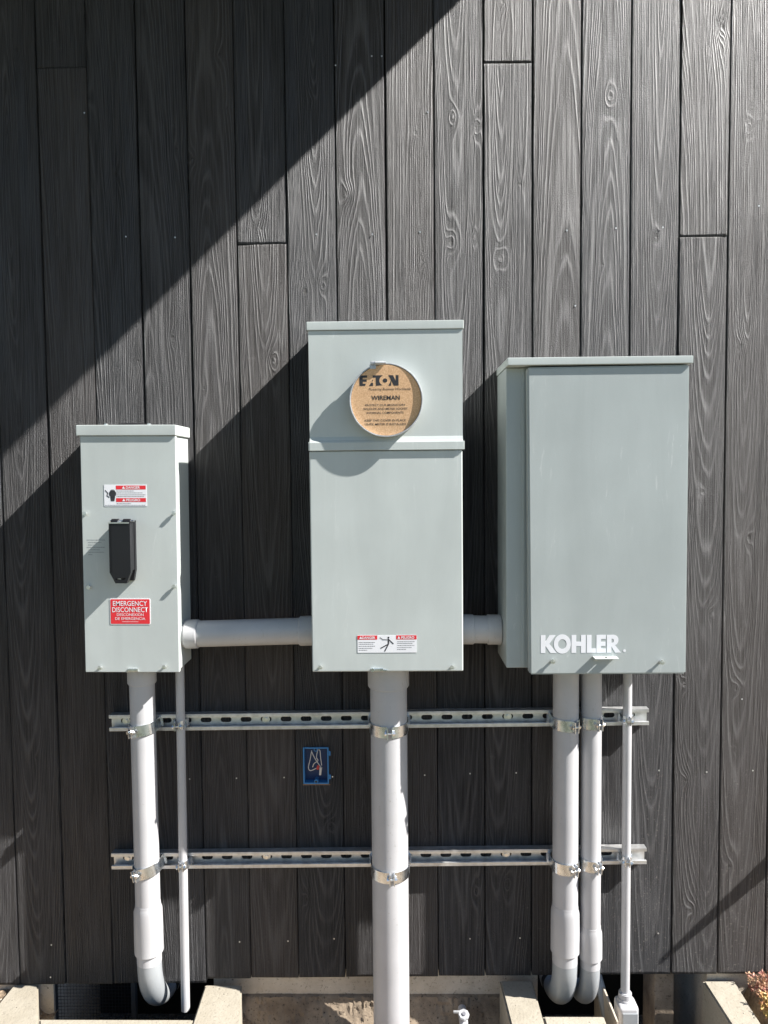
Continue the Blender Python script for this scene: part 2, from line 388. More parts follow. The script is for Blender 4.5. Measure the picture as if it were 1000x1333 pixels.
for i in range(len(edges)-1):
    a, b = edges[i]+gapw[i], edges[i+1]-gapw[i+1]
    near = -1.45 < a < 1.5
    zb = bottom_z((a+b)/2) if abs(a) < 1.2 else 0.235
    segs = [(zb, 4.6)]
    if i in joints: segs = [(zb, joints[i]-0.0008), (joints[i]+0.0008, 4.6)]
    elif not near or abs(a) > 1.0:
        q = random.uniform(1.0, 3.2); segs = [(zb, q-.001), (q+.001, 4.6)]
    for si, (z0, z1) in enumerate(segs):
        seed = i*7+si+3; r = np.random.RandomState(seed)
        # fine grid where the camera looks
        zt = min(z1, 2.95) if near else z0
        zs = []
        if near and zt > z0: zs += list(np.arange(z0, zt, 0.007))
        if z1 > zt: zs += list(np.arange(max(zt, z0), z1, 0.03))
        zs = np.array(zs + [z1])
        core = np.linspace(a+0.0018, b-0.0018, 28 if near else 10)
        us = np.concatenate([[a, a+0.0005], core, [b-0.0005, b]])
        U, Z = np.meshgrid(us, zs)
        nrow, ncol = U.shape
        uc = (U-(a+b)/2)
        # annual rings cut by the face of the board
        style = r.rand()
        pitch = r.uniform(0.0030, 0.0056)
        if style < 0.68: u0 = r.uniform(-0.022, 0.022); h0 = r.uniform(0.025, 0.06)
        else: u0 = r.choice([-1, 1])*r.uniform(0.05, 0.10); h0 = r.uniform(0.03, 0.07)
        slope = r.choice([-1, 1])*r.uniform(0.018, 0.042)
        drift = 0.005*n1d(Z, seed, 1.9) + 0.0010*n1d(Z, seed+50, 9)
        H = h0 + slope*(Z-1.6) + 0.003*n1d(Z, seed+9, 2.0) + 0.0006*n1d(Z, seed+19, 11)
        R = np.sqrt((uc-u0-drift)**2 + H**2)
        R += 0.0009*n1d(uc*60+Z*3, seed+5, 1.0, 2)
        ph = R/pitch + 0.8*n1d(R*400, seed+77, 0.5, 2)
        kt = np.zeros_like(U)
        for kx, kz, ks in KNW:
            if a-0.03 < kx < b+0.03 and z0 <= kz <= z1:
                g = np.exp(-((U-kx)/(0.013*ks))**2 - ((Z-kz)/(0.021*ks))**2)
                g2 = np.exp(-((U-kx)/(0.022*ks))**2 - ((Z-kz)/(0.065*ks))**2)
                ph += (1.8*g*ks + 1.6*g2)*(0.6+0.4*math.sin(kx*97))
                if a < kx < b: kt = np.maximum(kt, g)
        cup = r.uniform(-1, 1)*0.0012; tilt = r.uniform(-1, 1)*0.0007; off = r.uniform(0, 0.0012)
        un = uc/0.06
        Y = off + cup*(1-un**2) + tilt*un + 0.0005*n1d(Z, seed+31, 1.6)
        Y[:, 0] += 0.020; Y[:, -1] += 0.020
        Y[:, 1] += 0.0008; Y[:, -2] += 0.0008
        G3 = np.stack([U, Y, Z], -1)
        VV.append(G3.reshape(-1, 3)); RG.append(ph.ravel()); KT.append(kt.ravel())
        BD.append(np.full(U.size, (seed*0.6180339) % 1.0))
        I = np.arange(nrow*ncol).reshape(nrow, ncol) + nv
        q = np.stack([I[:-1, :-1], I[:-1, 1:], I[1:, 1:], I[1:, :-1]], -1).reshape(-1, 4)
        FF.append(q); nv += nrow*ncol
        # end grain strips (bottom and top)
        for row, zd in ((0, z0), (nrow-1, z1)):
            base = G3[row].copy(); back = base.copy(); back[:, 1] = 0.020
            VV.append(back); RG.append(np.full(ncol, 0.3)); KT.append(np.zeros(ncol)); BD.append(np.full(ncol, (seed*0.618) % 1))
            J = np.arange(ncol)+nv; K = I[row]
            qq = np.stack([J[:-1], J[1:], K[1:], K[:-1]], -1)
            if row: qq = qq[:, ::-1]
            FF.append(qq); nv += ncol
VV = np.concatenate(VV); FF = np.concatenate(FF)
hx0, hz1 = at(394.5, 972.5); hx1, hz0 = at(428.5, 1020)      # opening for the outlet box
cc = VV[FF].mean(1)
FF = FF[~((cc[:, 0] > hx0) & (cc[:, 0] < hx1) & (cc[:, 2] > hz0) & (cc[:, 2] < hz1))]
me = bpy.data.meshes.new('siding_boards')
me.vertices.add(len(VV)); me.vertices.foreach_set('co', VV.astype(np.float32).ravel())
me.loops.add(FF.size); me.loops.foreach_set('vertex_index', FF.astype(np.int32).ravel())
me.polygons.add(len(FF)); me.polygons.foreach_set('loop_start', np.arange(0, FF.size, 4, dtype=np.int32))
me.polygons.foreach_set('loop_total', np.full(len(FF), 4, dtype=np.int32))
me.update(calc_edges=True); me.validate()
for nm, arr in (('ring', RG), ('board', BD), ('knot', KT)):
    at_ = me.attributes.new(nm, 'FLOAT', 'POINT'); at_.data.foreach_set('value', np.concatenate(arr).astype(np.float32))
wall = empty('timber_wall', (0, 0.02, 0.24), 'dark charred timber house wall of upright boards behind the electrical boxes', 'wall')
bo = link('siding_boards', me, M['wood'], None); 
bo.parent = wall; bo.location = (0, -0.02, -0.24)
MB().box(-3.2, 3.45, 0.0205, 0.05, 0.262, 4.6).build('backing_membrane', M['membrane'], wall, False)
# nail heads
nm_ = MB().cyl((0, 0, 0), (0, -1, 0), 0.0019, 0.0010, 10).me('nail'); nm_.materials.append(M['galv'])
for px, py in ((247, 1014), (308, 1013), (370, 1012), (433, 1011), (553, 1009), (612, 1007), (672, 1006), (126, 1230), (312, 1226), (375, 1225), (435, 1222),
               (677, 1221), (612, 1222), (497, 73), (484, 73), (437, 85), (412, 305), (485, 305), (547, 302), (738, 300), (802, 297), (557, 146), (863, 296),
               (749, 398), (67, 1230), (66, 1272), (920, 1005), (980, 1003), (966, 910), (858, 1003), (857, 1215), (965, 1213), (988, 268),
               (121, 1012), (47, 1014), (164, 308), (228, 309), (110, 147)):
    x, z = at(px, py); place('nail', nm_, (x, 0.0004, z), wall)

# ------------------------------------------------------------------ unseen roof overhang read from its shadow, made deep and dark to cut fill
xe = 0.1665 + (3.30-2.6837)/0.945
ov = empty('roof_overhang', (-1.2, 0, 3.3), 'unseen dark roof overhang high above the boxes, deepened to dim the wall', 'roof')
e = 0.11
MB().prism([(-3.3, 0.0), (-3.3, -1.9), (xe-e*1.9, -1.9), (xe, 0.0)], 3.30, 3.42).build('soffit', M['stucco'], ov, False)
MB().prism([(-3.32, -1.903), (-3.32, -1.935), (xe-e*1.935, -1.935), (xe-e*1.903, -1.903)], 3.302, 3.52).build('fascia', M['stucco'], ov, False)

# ------------------------------------------------------------------ ground
def in_well(x, y):
    return (-0.905 < x < -0.44 and y > -0.16) or (0.33 < x < 0.80 and y > -0.175)
def gz(x, y):
    base = float(np.interp(x, [-1.5, -1.0, -0.93, -0.42, -0.35, 0.25, 0.32, 0.85, 0.90, 1.5], [.215, .215, .15, .15, .10, .10, .14, .15, .235, .235]))
    if y < -0.4: base += (0.15-base)*min(1, (-0.4-y)/1.0)
    if y > -2: base += 0.008*math.sin(x*37+y*11)*math.sin(y*43+x*5) + 0.005*math.sin(x*91+2)*math.cos(y*77) + random.uniform(-.0035, .0035)
    return base
xs = [-80, -30, -10, -4, -2.2] + [round(-1.5+0.015*i, 4) for i in range(201)] + [2.2, 4, 10, 30, 80]
ys = [-80, -30, -10, -4, -2, -1.2, -0.8] + [round(-0.6+0.015*i, 4) for i in range(42)] + [0.03]
bm = bmesh.new(); grid = [[bm.verts.new((x, y, gz(x, y))) for y in ys] for x in xs]
for i in range(len(xs)-1):
    for j in range(len(ys)-1):
        if in_well((xs[i]+xs[i+1])/2, (ys[j]+ys[j+1])/2): continue
        bm.faces.new((grid[i][j], grid[i+1][j], grid[i+1][j+1], grid[i][j+1]))
for v in [v for v in bm.verts if not v.link_faces]: bm.verts.remove(v)
me = bpy.data.meshes.new('ground'); bm.to_mesh(me); bm.free()
g = link('ground', me, M['soil'], None, True); g['kind'] = 'structure'

# concrete foundation behind and below the boards, with two openings for the pipes
fo = empty('foundation_wall', (0, 0.03, -0.2), 'weathered concrete foundation strip below the timber boards', 'foundation')
m = MB()
m.box(-3.2, -0.905, 0.012, 0.3, -0.3, 0.232)
m.box(-0.49, 0.36, 0.034, 0.31, -0.3, 0.262)
m.box(0.79, 3.4, 0.012, 0.3, -0.3, 0.262)
m.build('wall', M['concw'], fo, False)
m = MB()   # rough mortar ledge at its foot
r = np.random.RandomState(5)
xs_ = np.arange(-0.43, 0.326, 0.006); rows = [(0.027, 0.183), (0.024, 0.174), (0.020, 0.163), (0.015, 0.152), (0.012, 0.141), (0.006, 0.130), (-0.001, 0.118), (-0.010, 0.104), (-0.02, 0.085)]
gr = [[m.bm.verts.new((x, y+(r.uniform(-.0035, .003)+.003*math.sin(x*47+k)*math.sin(x*19+k*1.7))*(k > 0), z+(r.uniform(-.0012, .0012)+0.0015*math.sin(x*30))*(k > 1))) for k, (y, z) in enumerate([(0.036, 0.187)]+rows)] for x in xs_]
for i in range(len(xs_)-1):
    for j in range(9): m.bm.faces.new((gr[i][j], gr[i+1][j], gr[i+1][j+1], gr[i][j+1]))
m.build('mortar_ledge', M['ledge'], fo, True)
MB().box(-0.92, 0.80, 0.312, 0.34, -0.3, 0.40).build('crawl_space_dark_sheet', M['membrane'], fo, False)  # black sheet stands in for the shade deep in the crawl space
# crawl space floor inside the openings
m = MB(); m.box(-1.0, 0.9, -0.30, 0.35, -0.12, -0.08); o = m.build('gravel_bed', M['gravel'], None, False); o.name = 'gravel'; o['kind'] = 'structure'

# concrete curbs around the two wells
def curb(name, polys, z0, z1, label, loc):
    rt = empty(name, loc, label, 'concrete curb')
    for nmn, poly in polys:
        m = MB(); m.prism(poly, z0, z1)
        for f in list(m.bm.faces): pass
        es = [e_ for e_ in m.bm.edges if all(abs(v.co.z-z1) < 1e-5 for v in e_.verts)]
        bmesh.ops.bevel(m.bm, geom=es, offset=0.004, segments=2, affect='EDGES')
        m.build(nmn, M['conc'], rt, False)
    return rt
zt = 0.232
P = lambda px, py, z=zt: atz(px, py, z)
yf = -0.26
def ext(p, q, y):      # line through p, q evaluated at y
    t = (y-p[1])/(q[1]-p[1]); return (p[0]+(q[0]-p[0])*t, y)
A0, A1 = P(16, 1284), P(-2, 1306); B0, B1 = P(50, 1284), P(50, 1326)
C0, C1 = P(268, 1279), P(253, 1324); D0, D1 = P(315, 1276), P(314, 1330)
yb = 0.004; yl = B1[1]
curb('window_well_curb', [
    ('left_arm', [ext(A0, A1, yb), ext(A0, A1, yf), ext(B0, B1, yf), ext(B0, B1, yb)]),
    ('front_lip', [(ext(B0, B1, yl)[0]+.0015, yl), (ext(B0, B1, yf)[0]+.0015, yf), (ext(C0, C1, yf)[0]-.0015, yf), (ext(C0, C1, yl)[0]-.0015, yl)]),
    ('right_arm', [ext(C0, C1, yb), ext(C0, C1, yf), ext(D0, D1, yf), ext(D0, D1, yb)])],
    -0.1, zt, 'pale U shaped concrete curb at the foot of the wall below the disconnect box', (-0.68, -0.1, -0.1))
zt = 0.245
A0, A1 = P(648, 1272), P(663, 1333); B0, B1 = P(690, 1272), P(706, 1329)
C0, C1 = P(911, 1276), P(947, 1333); D0, D1 = P(952, 1276), P(987, 1333)
yl = B1[1]; E0 = P(786, 1329); 
curb('window_well_curb', [
    ('left_arm', [ext(A0, A1, yb), ext(A0, A1, yf), ext(B0, B1, yf), ext(B0, B1, yb)]),
    ('front_lip', [(ext(B0, B1, yl)[0]+.0015, yl), (ext(B0, B1, yf)[0]+.0015, yf), (E0[0], yf), (E0[0], yl)]),
    ('right_arm', [ext(C0, C1, yb), ext(C0, C1, yf), ext(D0, D1, yf), ext(D0, D1, yb)])],
    -0.1, zt, 'pale concrete curb below the white lettered box beside red succulents', (0.56, -0.1, -0.1))
# thin divider board and post in the right well, vent in the left one
x0 = at(789, 1275)[0]
MB().box(x0-.003, x0+.002, -0.10, 0.10, -0.08, 0.215, 0.001).build('divider_board', M['concw'], None, False)
tag(bpy.data.objects['divider_board'], 'thin upright weathered divider board in the well right of the pipe elbows', 'board')
x1 = at(868, 1275)[0]
MB().box(x1-.02, x1+.03, 0.03, 0.12, -0.08, 0.262, 0.002).build('support_post', M['ledge'], None, False)
tag(bpy.data.objects['support_post'], 'short rough post under the boards right of the grey conduit body', 'post')
va, vb = at(66, 1281, -0.02), at(176, 1281, -0.02)
v = empty('crawl_vent', ((va[0]+vb[0])/2, 0.03, 0.1), 'dusty dark vent frame with screen left of the disconnect pipe elbow', 'vent')
m = MB(); xa, xb = va[0], vb[0]
m.box(xa, xa+.012, 0.02, 0.035, 0.0, 0.232, .001); m.box(xb-.012, xb, 0.02, 0.035, 0.0, 0.232, .001); m.box(xa+.0125, xb-.0125, 0.02, 0.035, 0.0, 0.014, .001)
m.build('frame', M['stucco'], v)
m = MB()
for i in range(24): m.box(xa+.014+i*(xb-xa-.028)/23-.0005, xa+.014+i*(xb-xa-.028)/23+.0005, 0.027, 0.028, 0.014, 0.232)
for i in range(24): m.box(xa+.013, xb-.013, 0.0282, 0.0292, 0.015+i*.0092, 0.016+i*.0092)
m.build('screen', M['black'], v, False)

# ------------------------------------------------------------------ screws and label helpers
def screw_mesh(r, l, hexa=False):
    m = MB(); m.cyl((0, 0, 0), (0, -1, 0), r*0.55, l, 14); m.cyl((0, -l+0.003, 0), (0, -1, 0), r, 0.0045, 6 if hexa else 20, bev=0.0007)
    m.box(-r*.75, r*.75, -l-0.0022, -l-0.001, -r*.13, r*.13); me = m.me('screw'); me.materials.append(M['screw']); return me
SC = screw_mesh(0.0048, 0.0064); SC2 = screw_mesh(0.0054, 0.0088)
def wipe(meshes, mat, name, parent):
    me = join(meshes, name); me.materials.clear(); me.materials.append(mat)
    return link(name, me, mat, parent)
def rect(x0, x1, z0, z1, y):
    me = bpy.data.meshes.new('r'); me.from_pydata([(x0, y, z0), (x1, y, z0), (x1, y, z1), (x0, y, z1)], [], [(0, 1, 2, 3)]); return me
def inklines(x0, x1, z, h, y, rr, full=1.0):
    out = []; x = x0; xe_ = x0+(x1-x0)*full
    while x < xe_:
        wd = rr.uniform(0.0012, 0.0042); out.append(rect(x, min(x+wd, xe_), z-h/2, z+h/2, y)); x += wd+0.0008
    return out
def circ(cx, cz, r, n=24, a0=0, a1=2*PI):
    return [(cx+r*math.cos(a0+(a1-a0)*i/n), cz+r*math.sin(a0+(a1-a0)*i/n)) for i in range(n)]
def rrect(x0, x1, z0, z1, r, n=4):
    p = []
    for cx, cz, a in ((x1-r, z1-r, 0), (x0+r, z1-r, PI/2), (x0+r, z0+r, PI), (x1-r, z0+r, 1.5*PI)):
        p += [(cx+r*math.cos(a+PI/2*i/n), cz+r*math.sin(a+PI/2*i/n)) for i in range(n+1)]
    return p

# ------------------------------------------------------------------ 1 disconnect box (left)
bx, bz = -0.62625, 1.36
dq = empty('disconnect_box', (bx, 0, bz), 'narrow grey disconnect box with black handle and red emergency label, leftmost of three boxes', 'electrical box', None)
x0, x1, z0, z1 = bx-.1120, bx+.1120, 1.085, 1.6555
m = MB(); m.box(x0+.004, x1-.003, -0.104, -0.001, z0+.003, z1-.004, 0.002); m.build('body', M['paint'], dq)
m = MB()
m.box(x0, x1, -0.117, -0.1045, z0, z1-.012, 0.0018); m.build('front_cover', M['paint'], dq)
m = MB(); m.box(bx-.1195, bx+.1140, -0.1215, -0.0005, z1-.0115, z1+.0135, 0.002); m.build('rain_cap', M['paint'], dq)
m = MB(); m.cyl((bx-.002, -0.065, z1+.0125), (0, 0, 1), 0.043, 0.004, 32, bev=.001); m.sphere((bx-.002, -0.065, z1+.0155), 0.038, 1, 1, 0.16, 24, 12)
m.build('hub_plate', M['black'], dq)
for px in (137, 193, 211):
    o = MB().cyl((at(px, 550, .09)[0], -0.09, z1+.0125), (0, 0, 1), 0.0052 if px < 200 else 0.003, 0.006 if px < 200 else .003, 12, bev=.001).build('cap_screw', M['screw'], dq)
# cap rivets on its right side
for yy in (-0.085, -0.05):
    MB().cyl((bx+.1140, yy, z1), (1, 0, 0), 0.003, 0.001, 10).build('rivet', M['paint'], dq)
def onbox(px, py, d):   # undo the tilt of the box so that parts land where the photograph shows them
    x, z = at(px, py, d); a = TILT; dx, dz = x-bx, z-bz
    return bx + dx*math.cos(a)-dz*math.sin(a), bz + dx*math.sin(a)+dz*math.cos(a)
TILT = math.radians(0.4)
for px, py in ((109.5, 669), (225.5, 668), (114, 765), (226, 764), (129, 870), (213, 869)):
    x, z = onbox(px, py, .128); place('cover_screw', SC, (x, -0.1168, z), dq)
# latch tab at bottom centre
x, z = onbox(173, 872, .12); MB().box(x-.012, x+.012, -0.122, -0.1172, z-.004, z+.003, .001).build('latch', M['screw'], dq)
# handle
hb = empty('h', (0, 0, 0), None, None); bpy.data.objects.remove(hb)
xl, zt_ = onbox(142.5, 681, .155); xr, zb_ = onbox(169, 745, .155)
xb2, zz = onbox(176, 700, .125)
zlow = onbox(160, 759, .155)[1]
hp = [(xl, zt_), (xl, zb_), (xl+.013, zlow), (xr-.006, zlow), (xr+.004, zb_), (xr+.004, zt_)]
cxh = (xl+xr)/2+.002
slot = [(cxh-.012, zlow+.0105), (cxh+.012, zlow+.013), (cxh+.011, zlow+.0088), (cxh, zlow+.0068), (cxh-.010, zlow+.0078)]
bmm = bmesh.new(); bmm.from_mesh(flat([hp, slot], 0.012, -0.160)); 
hd = MB(); hd.bm = bmm
hd.box(xl+.0015, xr+.0025, -0.148, -0.128, zb_+.002, zt_, .002)
hd.box(xl+.002, xl+.006, -0.16, -0.148, zb_, zt_-.001)
h_o = hd.build('handle', M['black'], dq, False)
bpl = MB(); bpl.prism_y([(xl+.004, zt_+.004), (xl+.004, zb_-.001), (xl+.016, zlow+.002), (xr-.001, zlow+.002), (xb2, zb_+.002), (xb2, zt_+.004)], -0.128, -0.1172)
bpl.build('handle_base', M['black'], dq, False)
for q in (0.010, 0.037):
    k_ = MB(); k_.cyl((xl+q-.008, -0.146, zt_+.002), (1, 0, 0), 0.0075, 0.017, 18, bev=.001); k_.build('hinge_knuckle', M['black'], h_o)
pin = MB(); pin.cyl((xl-.001, -0.146, zt_+.0045), (1, 0, 0), 0.0028, xr-xl+.010, 10); 
pin.box(xl+.019, xl+.0275, -0.158, -0.14, zt_+.0005, zt_+.004, .0005); pin.box(xl-.0005, xr+.002, -0.1615, -0.159, zt_-.0005, zt_+.0022)
pin.build('hinge_pin', M['screw'], h_o)
# shallow embossing on the cover left of the handle (its maker's fine print)
rr = random.Random(3)
xa, za = onbox(113, 703, .117); xb_, zb2 = onbox(137, 722, .117)
ls = []
for i, full in enumerate((1, .8, .35, 1, .7, .95, .25)):
    zl = za + (zb2-za)*i/6; ls += inklines(xa + .003*(full < 1), xb_, zl, .0011, -0.1173, rr, full)
wipe(ls, M['greyink'], 'fine_print', dq)
# danger label
xa, za = onbox(135.5, 631, .117); xb_, zb2 = onbox(191.5, 659, .117)
lb = MB(); lb.box(xa, xb_, -0.1176, -0.1171, zb2, za); lb = lb.build('warning_label', M['white'], dq, False)
W, H_ = xb_-xa, za-zb2
for q in (.04, .62): wipe([rect(xa+W*.28, xb_-W*.02, za-H_*(q+.18), za-H_*q, -0.1178)], M['red'], 'red_band', lb)
tri = lambda cx, cz, s_: flat([[(cx-s_, cz-s_*.8), (cx+s_, cz-s_*.8), (cx, cz+s_)]], .0001, -0.1181)
for wd_, q in (('DANGER', .13), ('PELIGRO', .71)):
    wipe([text_mesh(wd_, xa+W*.68, za-H_*q, -0.118, W*.33, H_*.12, bold=.02), tri(xa+W*.46, za-H_*q, H_*.07)], M['white'], 'header_lettering', lb)
ls = []
for q, full in ((.29, .6), (.38, .9), (.47, 1), (.55, .95), (.88, .5)): ls += inklines(xa+W*.29, xb_-W*.03, za-H_*q, .0011, -0.1178, rr, full)
ls += inklines(xa+W*.02, xb_-W*.03, zb2+H_*.05, .0009, -0.1178, rr, 1)
ls.append(flat([circ(xa+W*.20, za-H_*.42, H_*.17, 14)], .0001, -0.1179)); ls.append(flat([[(xa+W*.14, za-H_*.56), (xa+W*.26, za-H_*.56), (xa+W*.24, za-H_*.76), (xa+W*.16, za-H_*.76)]], .0001, -0.1179))
for i in range(4): ls.append(rect(xa+W*(.152+.028*i), xa+W*(.168+.028*i), za-H_*.40, za-H_*(.2+.03*abs(i-1.5)), -0.118))
bolt = [(xa+W*.03, za-H_*.24), (xa+W*.10, za-H_*.38), (xa+W*.08, za-H_*.5), (xa+W*.13, za-H_*.58), (xa+W*.115, za-H_*.61), (xa+W*.055, za-H_*.52), (xa+W*.075, za-H_*.4), (xa+W*.02, za-H_*.27)]
ls.append(flat([bolt], .0001, -0.1179))
wipe(ls, M['ink'], 'hazard_symbol', lb)
# emergency disconnect label
xa, za = onbox(143, 779, .117); xb_, zb2 = onbox(196.5, 813, .117); W, H_ = xb_-xa, za-zb2
lb = link('emergency_label', flat([rrect(xa, xb_, zb2, za, .003)], .0006, -0.1177), M['white'], dq)
wipe([flat([rrect(xa+.0018, xb_-.0018, zb2+.0018, za-.0018, .002)], .0002, -0.1180)], M['red'], 'red_field', lb)
xc = (xa+xb_)/2
wipe([text_mesh('EMERGENCY', xc, za-H_*.19, -0.1183, W*.84, H_*.19, bold=.006), text_mesh('DISCONNECT', xc, za-H_*.43, -0.1183, W*.88, H_*.19, bold=.006),
      text_mesh('DESCONEXION', xc, za-H_*.62, -0.1183, W*.66, H_*.10), text_mesh('DE EMERGENCIA', xc, za-H_*.77, -0.1183, W*.74, H_*.10)]
     + inklines(xc-W*.2, xc+W*.2, za-H_*.89, .0010, -0.1183, rr), M['white'], 'lettering', lb)
dq.rotation_euler = (0, TILT, 0)

# ------------------------------------------------------------------ 2 meter socket box (middle)
mb_ = empty('meter_socket_box', (-0.021, 0, 1.49), 'tall grey meter box with round cardboard covered socket, middle of three boxes', 'electrical box')
MB().box(-.190, .148, -0.147, -0.001, 1.098, 1.872, .002).build('body', M['paint'], mb_)
MB().box(-.1975, .1555, -0.1635, -0.0005, 1.8725, 1.892, .0018).build('rain_cap', M['paint'], mb_)
# upper cover: sheet with a folded foot that steps outwards
prof = [(-0.1475, 1.8715), (-0.1605, 1.8715), (-0.1605, 1.634), (-0.1632, 1.626), (-0.1655, 1.6235), (-0.1668, 1.6205), (-0.1668, 1.6035), (-0.1475, 1.6035)]
bmm = MB(); 
def prism_x(mb, prof, xa, xb, bev=0.0):
    a = [mb.bm.verts.new((xa, y, z)) for y, z in prof]; b = [mb.bm.verts.new((xb, y, z)) for y, z in prof]; n = len(prof)
    mb.bm.faces.new(a); mb.bm.faces.new(b[::-1])
    for i in range(n): mb.bm.faces.new((a[i], b[i], b[(i+1) % n], a[(i+1) % n]))
prism_x(bmm, prof, -.1935, .1525)
uc_ = bmm.build('upper_cover', M['paint'], mb_, False)
MB().box(-.1965, .1560, -0.1660, -0.1478, 1.6030, 1.6225, .001).build('cover_flange', M['paint'], uc_)
MB().box(-.1955, .1515, -0.1618, -0.1475, 1.0955, 1.6020, .0030, 3).build('lower_cover', M['paint'], mb_)
# socket ring
rx, rz = -0.0195, 1.7135; RR = 0.0805
m = MB(); seg = 72
def lathe_y(m, prof, cx, cz, seg=64):
    rings = [[m.bm.verts.new((cx+r*math.cos(2*PI*k/seg), y, cz+r*math.sin(2*PI*k/seg))) for k in range(seg)] for r, y in prof]
    for i in range(len(prof)-1):
        for k in range(seg): m.bm.faces.new((rings[i][k], rings[i][(k+1) % seg], rings[i+1][(k+1) % seg], rings[i+1][k]))
lathe_y(m, [(RR+.0015, -0.1604), (RR+.0005, -0.168), (RR+.0005, -0.1785), (RR+.0016, -0.180), (RR+.0016, -0.1828), (RR+.0010, -0.184), (RR-.0010, -0.184), (RR-.0017, -0.182), (RR-.0017, -0.165)], rx, rz)
ring = m.build('sealing_ring', M['alu'], mb_)
MB().cyl((rx, -0.1612, rz), (0, -1, 0), RR-.0024, 0.0184, 64).build('cardboard_disc', M['card'], mb_, False)
cd = bpy.data.objects['cardboard_disc']
yc = -0.1798
hk = MB(); hk.box(rx-.034, rx-.004, -0.189, -0.181, rz+RR-.0035, rz+RR+.005, .002); hk.cyl((rx-.024, -0.188, rz+RR+.001), (1, 0, 0), .0032, .024, 10); hk.box(rx-.036, rx-.022, -0.186, -0.178, rz+RR-.012, rz+RR-.002, .001)
hk.build('ring_clasp', M['alu'], ring)
# printing on the cardboard
def cb(px, py): return at(px, py, .1797)
ax, az = cb(468, 489); bx2, bz2 = cb(519, 502)
hh = az-bz2; ww = bx2-ax
u = lambda x, z: (ax+ww*x, bz2+hh*z)
poly = []
poly.append([u(0, 0), u(0, 1), u(.20, 1), u(.20, .78), u(.085, .78), u(.085, .62), u(.185, .62), u(.185, .40), u(.085, .40), u(.085, .22), u(.165, .22), u(.145, 0)])
poly.append([u(.245, 0), u(.30, .30), u(.345, .30), u(.35, 0)]); poly.append([u(.31, .45), u(.345, .62), u(.345, .45)])
oc = (.655, .5); ro = .155
arc = lambda c0, c1, n=8: [u(oc[0]+ro*math.cos(c0+(c1-c0)*i/n), oc[1]+ro*3.4*math.sin(c0+(c1-c0)*i/n)) for i in range(n+1)]
poly.append([u(.34, 1), u(.60, 1)] + [u(oc[0]-ro*math.cos(t)*.95, .5+.5*math.sin(t)) for t in (1.1, .8, .5, .2, 0, -.2, -.5, -.8, -1.1)] + [u(.42, 0), u(.42, .78), u(.34, .78)])
poly.append([u(oc[0]+.06*math.cos(t), .5+.20*math.sin(t)) for t in [i*PI/8 for i in range(16)]])
poly.append([u(.74, 1), u(.86, 1), u(.93, .45), u(.93, 1), u(1, 1), u(1, 0), u(.88, 0), u(.81, .5), u(.81, 0), u(.74, 0)] + [u(oc[0]+ro*math.cos(t)*.95, .5+.5*math.sin(t)) for t in (-.8, -.4, 0, .4, .8)])
ls = [flat([p], .0001, yc) for p in poly]
def line(s, x0, x1, y, hpx, **kw):
    xa_, za_ = cb(x0, y); xb3, _ = cb(x1, y); return text_mesh(s, (xa_+xb3)/2, za_, yc-.0001, xb3-xa_, hpx*0.00173, **kw)
ls += [line('Powering Business Worldwide', 480, 535, 507.3, 4.2, shear=.3), line('WIREMAN', 483.5, 520.5, 518, 5.8, bold=.015),
       line('PROTECT OUR MIGRATORY', 475.5, 528, 527.5, 2.7, bold=.01), line('WILDLIFE AND METER SOCKET', 473, 531, 532.5, 2.7, bold=.01), line('INTERNAL COMPONENTS', 477.5, 525.5, 537.5, 2.7, bold=.01),
       line('KEEP THIS COVER IN PLACE', 475, 528.5, 547.4, 2.7, bold=.01), line('UNTIL METER IS INSTALLED', 475, 528.5, 552.4, 2.7, bold=.01)]
wipe(ls, M['ink'], 'printing', cd)
p0 = Vector((rx, -.1795, rz))-wloc(mb_); Rr = Matrix.Rotation(math.radians(3.0), 3, 'X')   # the disc sits a little tilted in the ring
cd.location = p0 - Rr @ p0; cd.rotation_euler = (math.radians(3.0), 0, 0)
# danger label on lower cover
yq = -0.1619
xa, za = at(465.5, 827, .16); xb_, zb2 = at(542.5, 849, .16); W, H_ = xb_-xa, za-zb2
lb = MB(); lb.box(xa, xb_, yq-.0006, yq, zb2, za); lb = lb.build('warning_label', M['white'], mb_, False)
yq -= .0008
wipe([rect(xa, xa+W*.335, za-H_*.24, za, yq)], M['red'], 'red_band', lb); wipe([rect(xa+W*.655, xb_, za-H_*.24, za, yq)], M['red'], 'red_band', lb)
def tri2(cx, cz, s_): return flat([[(cx-s_, cz-s_*.8), (cx+s_, cz-s_*.8), (cx, cz+s_)]], .0001, yq-.0003)
for wd_, q, q2 in (('DANGER', .19, .055), ('PELIGRO', .85, .70)):
    wipe([text_mesh(wd_, xa+W*q, za-H_*.13, yq-.0002, W*.22, H_*.15, bold=.02), tri2(xa+W*q2, za-H_*.13, H_*.08)], M['white'], 'header_lettering', lb)
ls = []
for q, full in ((.40, .95), (.50, .85), (.62, .95), (.74, .8), (.85, .5)):
    ls += inklines(xa+W*.02, xa+W*.31, za-H_*q, .0010, yq, rr, full); ls += inklines(xa+W*.67, xb_-W*.02, za-H_*(q-.03), .0010, yq, rr, full)
def lim(pts, t):
    out = []
    for (xa_, za_), (xb3, zb3) in zip(pts[:-1], pts[1:]):
        p, q = Vector((xa_, za_)), Vector((xb3, zb3)); n_ = (q-p).normalized(); n_ = Vector((-n_.y, n_.x))*t/2
        out.append(flat([[tuple(p+n_), tuple(q+n_), tuple(q-n_), tuple(p-n_)]], .0001, yq-.0001-random.uniform(0, .0002)))
    return out
g_ = lambda x, z: (xa+W*x, za-H_*z)
ls.append(flat([circ(*g_(.525, .13), H_*.055, 12)], .0001, yq-.0001))
